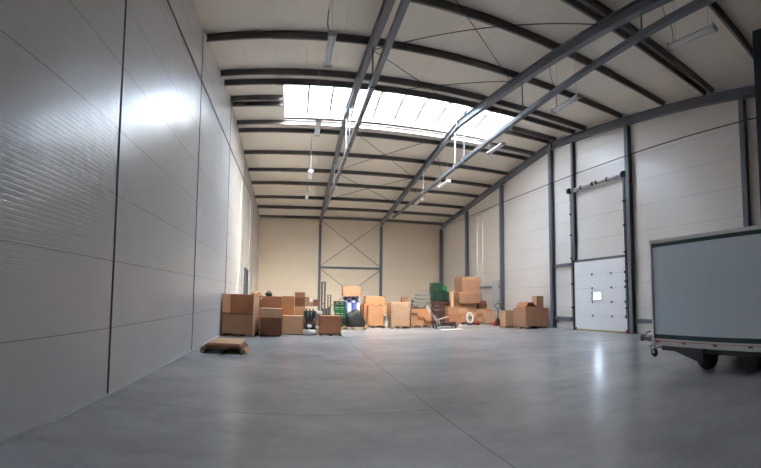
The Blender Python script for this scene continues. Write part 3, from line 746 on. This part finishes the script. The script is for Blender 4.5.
# black sacks
tag(MB().blob((5.76, 19.26, 0.35), 0.48, 0.26, 0.60, 2, 0.10, 4, 0.13).build('black_sack', M['bag'], None, 0, True), 'big black plastic sack on pallet in front of blue rolls', 'sack')
tag(MB().blob((4.98, 19.22, 0.28), 0.20, 0.24, 0.34, 6, 0.12, 4, 0.13).build('black_sack', M['bag'], None, 0, True), 'smaller black sack at left of the big black sack', 'sack')
pallet(5.05, 6.28, 18.95, 19.58, 'wooden pallet under the black plastic sacks', h=0.125)
tag(MB().blob((6.25, 20.35, 0.95), 0.065, 0.14, 0.33, 4, 0.12, 3, 0.622).build('rag_bundle', M['cb'][2], None, 0, True), 'dark bundle between blue rolls and tall cartons', 'bundle')
carton(6.17, 6.32, 20.2, 20.5, 0.0, 0.62, 'narrow brown box squeezed left of tall cartons', 5)
# tall cartons
pallet(6.40, 7.40, 19.85, 20.85, 'wooden pallet under the tall orange cartons')
carton(6.52, 7.28, 19.88, 20.18, 0.146, 1.14, 'tall narrow orange carton standing in front of its stack', 4)
carton(6.36, 6.92, 20.2, 20.85, 0.146, 0.62, 'lower left orange carton behind the tall narrow one', 4)
carton(6.94, 7.42, 20.2, 20.85, 0.146, 0.68, 'lower right orange carton behind the tall narrow one', 0)
carton(6.36, 6.92, 20.2, 20.85, 0.625, 1.18, 'middle left orange carton behind the tall narrow one', 4)
carton(6.96, 7.64, 20.25, 20.85, 0.685, 1.14, 'tan carton overhanging on the right of tall stack', 1)
carton(6.44, 7.44, 20.2, 20.80, 1.185, 1.60, 'wide orange carton on top of the tall stack', 4)
# film wrapped load
def octabox(x0, x1, y0, y1, z0, z1, label, c, film=True, cut=0.18):
    cx, cy_ = (x0 + x1) / 2, (y0 + y1) / 2; w, d, h = (x1 - x0) / 2, (y1 - y0) / 2, z1 - z0
    o = empty('wrapped_load', (cx, cy_, z0), label=label); o['category'] = 'box'
    def ring(k, e=0): return [(sx * (w * k + e), sy * (d * k + e)) for sx, sy in ((-1 + cut, -1), (1 - cut, -1), (1, -1 + cut), (1, 1 - cut), (1 - cut, 1), (-1 + cut, 1), (-1, 1 - cut), (-1, -1 + cut))]
    g = MB(); A = [g.bm.verts.new((x, y, 0)) for x, y in ring(0.94)]; B = [g.bm.verts.new((x, y, h * 0.8)) for x, y in ring(1.0)]; Cc = [g.bm.verts.new((x, y, h)) for x, y in ring(0.96)]
    g.bm.faces.new(list(reversed(A))); g.bm.faces.new(Cc)
    for P_, Q_ in ((A, B), (B, Cc)):
        for i in range(8): g.bm.faces.new((P_[i], P_[(i + 1) % 8], Q_[(i + 1) % 8], Q_[i]))
    g.build('box_body', M['cb'][c], o, 0.01)
    g = MB()
    for z in (h * 0.3, h * 0.55, h * 0.8):
        P_ = [Vector((x, y, z)) for x, y in ring(0.94 + 0.06 * min(1, z / (h * 0.8)), 0.004)]
        g.tube(P_, 0.007, 4, True)
    g.build('strap', M['tape'], o)
    if film:
        g = MB(); n_ = 5; R = []
        for i in range(n_ + 1):
            z = 0.02 + (h * 0.93) * i / n_; e = 0.015 + 0.02 * random.random()
            R.append([g.bm.verts.new((x, y, z + 0.02 * random.random())) for x, y in ring(0.945 + 0.06 * min(1, z / (h * 0.8)), e)])
        for P_, Q_ in zip(R, R[1:]):
            for i in range(8): g.bm.faces.new((P_[i], P_[(i + 1) % 8], Q_[(i + 1) % 8], Q_[i]))
        g.build('stretch_film', M['film'], o, 0, True)
    return o
pallet(7.60, 8.58, 19.37, 20.2, 'wooden pallet under the film wrapped tan load')
octabox(7.58, 8.60, 19.35, 20.2, 0.146, 1.32, 'film wrapped tan load on pallet right of tall cartons', 1)
carton(8.24, 8.50, 19.7, 20.0, 1.321, 1.58, 'small dark box lying on the film wrapped tan load', 2)
# stack of cartons 4 layers
pallet(8.74, 9.80, 19.7, 20.6, 'wooden pallet under the four-layer carton stack')
LN = ['bottom', 'second', 'third', 'top']
for k in range(4):
    for j, (a, b, c) in enumerate(((8.70, 9.05, 0), (9.055, 9.42, 4), (9.425, 9.82, 4))):
        z = 0.146 + 0.206 * k
        carton(a + 0.01 * (k % 2), b + 0.01 * (k % 2) - 0.012, 19.68 + 0.035 * ((k + j) % 3), 20.5, z, z + 0.202, '%s layer carton, %s one of the stack left of hand truck' % (LN[k], ['left', 'middle', 'right'][j]), [0, 4, 4][j], group='cartons of the four-layer stack')
tag(MB().box(8.75, 9.6, 19.9, 20.3, 0.97, 1.02).box(9.0, 9.15, 19.95, 20.1, 1.02, 1.10).build('scrap_board', M['maroon'], None, 0.01), 'dark board lying on the four-layer carton stack', 'board')
# grey machine
o = empty('grey_machine', (9.80, 21.3, 0), label='grey machine with flat top behind the four-layer carton stack'); o['category'] = 'machine'
MB().box(-0.45, 0.42, -0.35, 0.35, 0.15, 0.98).build('machine_base', M['maroon'], o, 0.02)
for x in (-0.38, 0.36): MB().box(x - 0.05, x + 0.05, -0.3, 0.3, 0, 0.15).build('foot', M['dark_steel'], o)
MB().box(-0.58, 0.48, -0.3, 0.3, 0.98, 1.22).build('machine_body', M['grey'], o, 0.02)
MB().box(-0.52, 0.44, -0.28, 0.28, 1.25, 1.45).build('machine_head', M['grey'], o, 0.03)
MB().box(-0.40, 0.44, -0.30, 0.25, 1.47, 1.58).build('hopper', M['grey'], o, 0.02)
MB().box(-0.34, 0.46, -0.25, 0.20, 1.60, 1.75).build('top_box', M['purlin'], o, 0.02)
for x in (-0.3, 0.1): MB().lathe([(0.01, -0.02), (0.035, -0.01), (0.035, 0.0)], (x, -0.3, 1.12), 'y', 10).build('knob', M['black'], o)
# red-brown timber stack with green machine
for k in range(5):
    z = 0.0 + 0.265 * k
    o = empty('timber_bundle', (11.14, 22.0, z), 0.02 * (k % 3 - 1), label='dark red-brown timber bundle, %s of the stack under green machine' % ['lowest', 'second lowest', 'middle', 'second highest', 'highest'][k], group='stacked timber bundles'); o['category'] = 'timber'
    g = MB()
    for j in range(4): g.box(-0.72 + 0.02 * (k % 2), 0.70 - 0.12 * (k == 4), -0.4 + 0.2 * j, -0.22 + 0.2 * j, 0.05, 0.255)
    g.build('boards', M['maroon'], o, 0.008)
    for x in (-0.5, 0.45): MB().box(x - 0.04, x + 0.04, -0.4, 0.4, 0, 0.05).build('spacer', M['old_wood'], o)
o = empty('green_machine', (11.22, 22.2, 1.325), label='dark green machine with bright green motor on the timber stack'); o['category'] = 'machine'
MB().box(-0.52, 0.10, -0.3, 0.3, 0.02, 1.08).build('cabinet', M['green'], o, 0.02)
MB().box(-0.48, 0.06, -0.32, -0.30, 0.55, 1.0).build('cabinet_door', M['green'], o, 0.01)
MB().box(0.10, 0.52, -0.28, 0.28, 0.02, 0.55).build('gearbox', M['green'], o, 0.03)
MB().lathe([(0.10, 0), (0.17, 0.02), (0.17, 0.30), (0.10, 0.34)], (0.30, 0, 0.56), 'z', 18).build('motor', M['bgreen'], o, 0, True)
MB().box(0.02, 0.30, -0.2, 0.2, 0.62, 0.92).build('motor_box', M['bgreen'], o, 0.02)
MB().box(0.14, 0.50, -0.30, -0.28, 0.28, 0.36).build('slot', M['black'], o)
for x in (-0.42, -0.3): MB().box(x - 0.02, x + 0.02, -0.335, -0.32, 0.7, 0.74).build('latch', M['grey'], o)
for x in (-0.45, 0.45): MB().box(x - 0.06, x + 0.06, -0.3, 0.3, 0, 0.02).build('foot', M['dark_steel'], o)
# hand truck with white tubular handle
o = empty('hand_truck', (9.93, 19.0, 0), label='low dark trolley with white tubular handle beside carton stack'); o['category'] = 'trolley'
MB().tube([(-0.62, 0, 1.10), (-0.55, 0, 1.12), (-0.28, 0, 0.72), (0.05, 0, 0.35), (0.12, 0, 0.10)], 0.015).build('handle_tube', M['white'], o, 0, True)
MB().tube([(-0.62, 0.35, 1.10), (-0.55, 0.35, 1.12), (-0.28, 0.35, 0.72), (0.05, 0.35, 0.35), (0.12, 0.35, 0.10)], 0.015).build('handle_tube', M['white'], o, 0, True)
MB().tube([(-0.62, 0, 1.10), (-0.62, 0.35, 1.10)], 0.022).build('grip', M['black'], o, 0, True)
MB().tube([(0.0, 0, 0.45), (0.35, 0, 0.55), (0.55, 0, 0.58)], 0.018).build('strut', M['white'], o, 0, True)
MB().box(-0.25, 1.12, -0.05, 0.55, 0.12, 0.17).build('platform', M['dark_steel'], o, 0.01)
for x in (-0.1, 0.95):
    for y in (0.0, 0.5): MB().lathe([(0.02, -0.02), (0.06, -0.02), (0.06, 0.02), (0.02, 0.02)], (x, y, 0.06), 'x', 14).build('wheel', M['black'], o, 0, True)
tag(MB().box(10.22, 10.95, 19.1, 19.45, 0.171, 0.30).build('dark_slab', M['maroon'], None, 0.02), 'dark flat slab lying on the low trolley', 'slab')
tag(MB().box(9.80, 10.90, 18.05, 18.35, 0, 0.015).build('sunlight_strip', M['pipe']), 'thin white strip painted as sunlight on the floor before low trolley', 'board')  # pale slab stands in for a strip of sunlight on the floor
# left of wrapped load
carton(11.15, 11.85, 20.5, 21.0, 0.06, 0.60, 'pinkish brown box low between trolley and carton tower', 5)
tag(MB().box(11.12, 11.88, 20.48, 21.02, 0, 0.058).build('base_board', M['paper'], None, 0.006), 'pale flat board under the pinkish brown box', 'board')
carton(11.3, 11.9, 21.05, 21.5, 0.0, 1.02, 'brown box behind the pinkish brown box', 0)
tag(MB().box(11.48, 11.66, 21.1, 21.16, 1.022, 1.92, Matrix.Identity(4)).build('cardboard_sheet', M['cb'][1]), 'narrow upright cardboard sheet left of film wrapped load', 'cardboard')
# carton tower
pallet(12.0, 13.15, 21.2, 22.2, 'wooden pallet under the carton tower with film wrapped top')
LN5 = ['bottom', 'second', 'third', 'fourth', 'top']
for k in range(4):
    for j, (a, b) in enumerate(((12.02, 12.58), (12.60, 13.18))):
        z = 0.146 + 0.262 * k
        carton(a, b, 21.2 + 0.02 * ((k * 2 + j) % 3), 22.1, z, z + 0.258, '%s layer carton on the %s in tower under film wrapped load' % (LN[k], ['left', 'right'][j]), [0, 4, 1, 0][(k + j) % 4], group='cartons of the tower')
octabox(12.0, 13.38, 21.0, 22.2, 1.21, 1.86, 'lower film wrapped orange bundle on the carton tower', 4, cut=0.06)
octabox(12.16, 13.36, 21.05, 22.15, 1.87, 2.74, 'upper orange load on the carton tower, widest at the top', 4, True, 0.05)
# round white coil
o = empty('hose_reel', (12.42, 20.55, 0), label='round white reel leaning at the foot of the carton tower'); o['category'] = 'reel'
pts = [(0.19 * math.cos(2 * PI * i / 20), 0.0 + 0.06 * math.sin(2 * PI * i / 20), 0.42 + 0.28 * math.sin(2 * PI * i / 20)) for i in range(20)]
MB().tube(pts, 0.045, 8, True).build('rim', M['pipe'], o, 0, True)
MB().lathe([(0.02, -0.05), (0.09, -0.04), (0.09, 0.04), (0.02, 0.05)], (0, 0, 0.42), 'y', 16).build('hub', M['grey'], o, 0, True)
for i in range(6):
    a = i * PI / 3; MB().tube([(0.08 * math.cos(a), 0, 0.42 + 0.08 * math.sin(a)), (0.18 * math.cos(a), 0.06 * math.sin(a), 0.42 + 0.27 * math.sin(a))], 0.014, 6).build('spoke', M['pipe'], o)
MB().box(-0.15, 0.15, -0.08, 0.08, 0, 0.06).build('stand', M['grab'], o)
tag(MB().box(12.74, 12.96, 20.35, 20.65, 0, 0.14).box(12.79, 12.91, 20.4, 20.6, 0.14, 0.22).build('red_box', M['red'], None, 0.02), 'small dark red case on the floor right of white reel', 'case')
# middle boxes
pallet(13.15, 14.15, 21.35, 22.1, 'wooden pallet under the low carton stack by the grey cabinet', h=0.10)
for k in range(3):
    for j, (a, b) in enumerate(((13.2, 13.66), (13.68, 14.14))):
        z = 0.102 + 0.25 * k
        carton(a, b, 21.35, 22.0, z, z + 0.246, '%s layer carton on the %s in low stack before grey cabinet' % (LN[k] if k < 2 else 'top', ['left', 'right'][j]), [1, 4, 3][(k + j) % 3], group='cartons of the low stack')
carton(13.44, 13.98, 21.45, 21.95, 0.855, 1.13, 'dark brown open box on top of the low carton stack', 2, flaps=(60, 50, 70, 60))
pallet(13.45, 14.2, 20.25, 20.9, 'wooden pallet under the pale boxes behind the red pallet truck', h=0.10)
carton(13.5, 13.85, 20.3, 20.85, 0.102, 0.42, 'lower left pale box behind the red pallet truck', 3)
carton(13.87, 14.2, 20.3, 20.85, 0.102, 0.46, 'lower right pale box behind the red pallet truck', 1)
carton(13.5, 13.86, 20.3, 20.85, 0.425, 0.74, 'upper pale box behind the red pallet truck', 3)
tag(MB().box(13.52, 13.80, 20.35, 20.7, 0.752, 0.80).build('red_packet', M['red'], None, 0.01), 'flat red packet on the upper pale box', 'packet')
# red pallet truck
o = empty('pallet_truck', (13.32, 18.95, 0), -0.42, label='red hand pallet truck with black loop handle at right column'); o['category'] = 'pallet truck'
for s in (-1, 1): MB().box(s * 0.17 - 0.075, s * 0.17 + 0.075, 0.05, 1.15, 0.05, 0.10).build('fork', M['red'], o, 0.01)
MB().prism([(-0.26, 0.02, 0.06), (0.26, 0.02, 0.06), (0.10, 0.02, 0.36), (-0.10, 0.02, 0.36)], (0, 0.12, 0)).build('chassis', M['red'], o, 0.01)
MB().lathe([(0.06, 0.1), (0.07, 0.12), (0.07, 0.40), (0.04, 0.44)], (0, -0.08, 0), 'z', 14).build('pump', M['black'], o, 0, True)
for s in (-1, 1): MB().lathe([(0.03, -0.025), (0.09, -0.025), (0.09, 0.025), (0.03, 0.025)], (s * 0.07, -0.10, 0.09), 'x', 18).build('steer_wheel', M['black'], o, 0, True)
for s in (-1, 1): MB().lathe([(0.02, -0.03), (0.04, -0.03), (0.04, 0.03), (0.02, 0.03)], (s * 0.17, 1.05, 0.04), 'x', 12).build('fork_roller', M['black'], o, 0, True)
MB().tube([(0, -0.08, 0.40), (0, -0.12, 0.95)], 0.026).build('handle_shaft', M['black'], o, 0, True)
MB().tube([(0, -0.12, 0.93), (-0.09, -0.12, 1.00), (-0.13, -0.12, 1.10), (-0.11, -0.12, 1.20), (0.11, -0.12, 1.20), (0.13, -0.12, 1.10), (0.09, -0.12, 1.00)], 0.018, 8, True).build('handle_loop', M['black'], o, 0, True)
# right hand group
pallet(13.35, 14.65, 16.20, 17.35, 'wooden pallet under the big brown bulk box by right wall')
BB = carton(13.30, 14.62, 16.18, 17.35, 0.146, 1.00, 'big brown bulk box with folded flaps right of the pallet truck', 0, flaps=(None, None, None, None), name='bulk_box')
carton(13.40, 14.06, 16.36, 17.2, 0.16, 1.08, 'tan box sunk inside the big brown bulk box', 4, flaps=(None, None, 48, 48))
carton(14.12, 14.54, 16.42, 16.82, 0.16, 1.60, 'upright tan box sticking out of big brown bulk box', 1)
pallet(13.0, 13.52, 17.6, 18.2, 'small pallet under the tan box left of the bulk box', h=0.10)
carton(13.02, 13.50, 17.6, 18.15, 0.102, 0.88, 'tan box standing on a small pallet left of the bulk box', 1)
tag(MB().prism([(13.54, 17.45, 0.02), (13.64, 17.45, 0.02), (13.60, 17.45, 0.85), (13.57, 17.45, 0.85)], (0, 0.55, 0)).build('cardboard_sheet', M['cb'][5]), 'folded dark cardboard sheet leaning between tan box and bulk box', 'cardboard')

# ------------------------------------------------------------------ box trailer
tr = empty('box_trailer', (9.70, 5.63, 0), math.radians(-6), label='grey box trailer with dark green stripes parked by right wall'); tr['category'] = 'trailer'
LT, WT, Z0, Z1 = 5.2, 2.15, 0.62, 2.80          # local: x to the right (width), -y to the rear
MB().box(0.02, WT - 0.02, -LT + 0.02, -0.02, Z0, Z1 - 0.03).build('side_panels', M['trailer'], tr, 0.01)
for nm, z0, z1 in (('stripe', Z1 - 0.155, Z1 - 0.075), ('stripe', Z0 + 0.012, Z0 + 0.105)):
    g = MB(); g.box(0.008, 0.02, -LT, -0.05, z0, z1); g.box(0.02, WT, -0.02, -0.006, z0, z1)
    tag(g.build(nm, M['teal'], tr), 'dark green stripe')
g = MB()
for z0, z1, e in ((Z1 - 0.075, Z1, 0.02), (Z0 - 0.13, Z0 + 0.012, 0.025)):
    g.box(-e, 0.03, -LT - e, e, z0, z1); g.box(WT - 0.03, WT + e, -LT - e, e, z0, z1)
    g.box(0.03, WT - 0.03, -0.03, e, z0, z1); g.box(0.03, WT - 0.03, -LT - e, -LT + 0.03, z0, z1)
g.build('frame', M['alu'], tr, 0.006)
for x in (-0.012, WT - 0.04):
    for y in (-0.045, -LT): MB().box(x, x + 0.05, y, y + 0.055, Z0, Z1 - 0.06).build('corner_post', M['alu'], tr, 0.006)
MB().prism([(0.0, 0, Z1), (WT, 0, Z1), (WT - 0.2, 0, Z1 + 0.03), (0.2, 0, Z1 + 0.03)], (0, -LT, 0)).build('roof', M['alu'], tr)
g = MB()
g.box(0.004, 0.0195, -LT + 0.1, -LT + 0.16, Z0 + 0.012, Z1 - 0.075)
g.build('panel_seam', M['trailer'], tr)
g = MB()
g.box(0.15, 0.27, -LT + 0.1, -0.1, 0.36, 0.48); g.box(WT - 0.27, WT - 0.15, -LT + 0.1, -0.1, 0.36, 0.48)
for y in (-0.3, -1.4, -2.6, -3.8, -4.8): g.box(0.15, WT - 0.15, y - 0.05, y + 0.05, 0.38, 0.49)
g.build('chassis', M['dark_steel'], tr, 0.008)
for y in (-1.18, -2.2):
    MB().tube([(0.3, y, 0.25), (WT - 0.3, y, 0.25)], 0.04).build('axle', M['dark_steel'], tr, 0, True)
    for x in (0.40, WT - 0.40):
        wl = MB().lathe([(0.13, -0.085), (0.22, -0.085), (0.25, -0.05), (0.25, 0.05), (0.22, 0.085), (0.13, 0.085)], (x, y, 0.25), 'x', 28).build('wheel', M['black'], tr, 0, True)
        MB().lathe([(0.03, -0.088), (0.07, -0.075), (0.12, -0.05), (0.135, -0.082), (0.135, 0.08), (0.05, 0.08)], (x, y, 0.25), 'x', 24).build('rim', M['grab'], wl, 0, True)
for x0 in (0.28, WT - 0.54):
    MB().prism([(x0, -0.85, 0.30), (x0, -0.98, 0.58), (x0, -2.42, 0.58), (x0, -2.55, 0.30), (x0, -2.52, 0.30), (x0, -2.40, 0.55), (x0, -1.0, 0.55), (x0, -0.88, 0.30)], (0.26, 0, 0)).build('mudguard', M['dark_steel'], tr)
# underbody tool panel
MB().prism([(0.10, -0.12, 0.49), (0.10, -1.15, 0.20), (0.10, -1.3, 0.20), (0.10, -1.3, 0.49)], (0.05, 0, 0)).build('skirt', M['dark_steel'], tr)
# lamps along the sill
for y, mt in ((-0.15, 'tail_red'), (-0.9, 'tail_red'), (-1.7, 'grab'), (-2.5, 'grab')):
    MB().box(-0.034, -0.024, y - 0.06, y + 0.04, 0.55, 0.585).build('marker_light', M[mt], tr)
MB().box(-0.030, -0.025, -LT + 0.1, -0.05, 0.585, 0.597).build('red_line', M['tail_red'], tr)
# drawbar, coupling, jockey wheel
g = MB()
g.beam((0.55, -0.4, 0.44), (WT / 2 - 0.04, 1.25, 0.44), RPROF(0.09, 0.10)); g.beam((WT - 0.55, -0.4, 0.44), (WT / 2 + 0.04, 1.25, 0.44), RPROF(0.09, 0.10))
g.build('drawbar', M['dark_steel'], tr, 0.006)
cp = MB().box(WT / 2 - 0.06, WT / 2 + 0.06, 1.2, 1.42, 0.40, 0.50).lathe([(0.03, 0.36), (0.06, 0.38), (0.06, 0.50), (0.03, 0.53)], (WT / 2, 1.46, 0), 'z', 14).build('coupling', M['dark_steel'], tr, 0.008)
MB().tube([(WT / 2, 1.38, 0.50), (WT / 2, 1.28, 0.60), (WT / 2, 1.15, 0.63)], 0.015).build('coupling_lever', M['dark_steel'], cp, 0, True)
jk = MB().tube([(WT / 2 - 0.05, 0.98, 0.20), (WT / 2 - 0.05, 0.98, 0.86)], 0.028).build('jockey_post', M['galv'], tr, 0, True)
MB().tube([(WT / 2 - 0.05, 0.98, 0.86), (WT / 2 - 0.05, 0.98, 0.92), (WT / 2 - 0.19, 0.98, 0.92), (WT / 2 - 0.19, 0.98, 0.98)], 0.012).build('crank', M['galv'], jk, 0, True)
MB().lathe([(0.03, -0.03), (0.10, -0.03), (0.11, -0.01), (0.11, 0.01), (0.10, 0.03), (0.03, 0.03)], (WT / 2 - 0.05, 0.98, 0.11), 'x', 20).build('jockey_wheel', M['black'], tr, 0, True)
g = MB(); g.box(WT / 2 - 0.105, WT / 2 - 0.09, 0.95, 1.01, 0.10, 0.26); g.box(WT / 2 - 0.01, WT / 2 + 0.005, 0.95, 1.01, 0.10, 0.26); g.box(WT / 2 - 0.105, WT / 2 + 0.005, 0.95, 1.01, 0.24, 0.26)
g.build('wheel_fork', M['galv'], tr)
MB().tube([(WT / 2 + 0.05, 1.0, 0.42), (WT / 2 - 0.1, 1.1, 0.25), (WT / 2 - 0.3, 0.8, 0.22), (WT / 2 - 0.2, 0.3, 0.38)], 0.012).build('light_cable', M['black'], tr, 0, True)
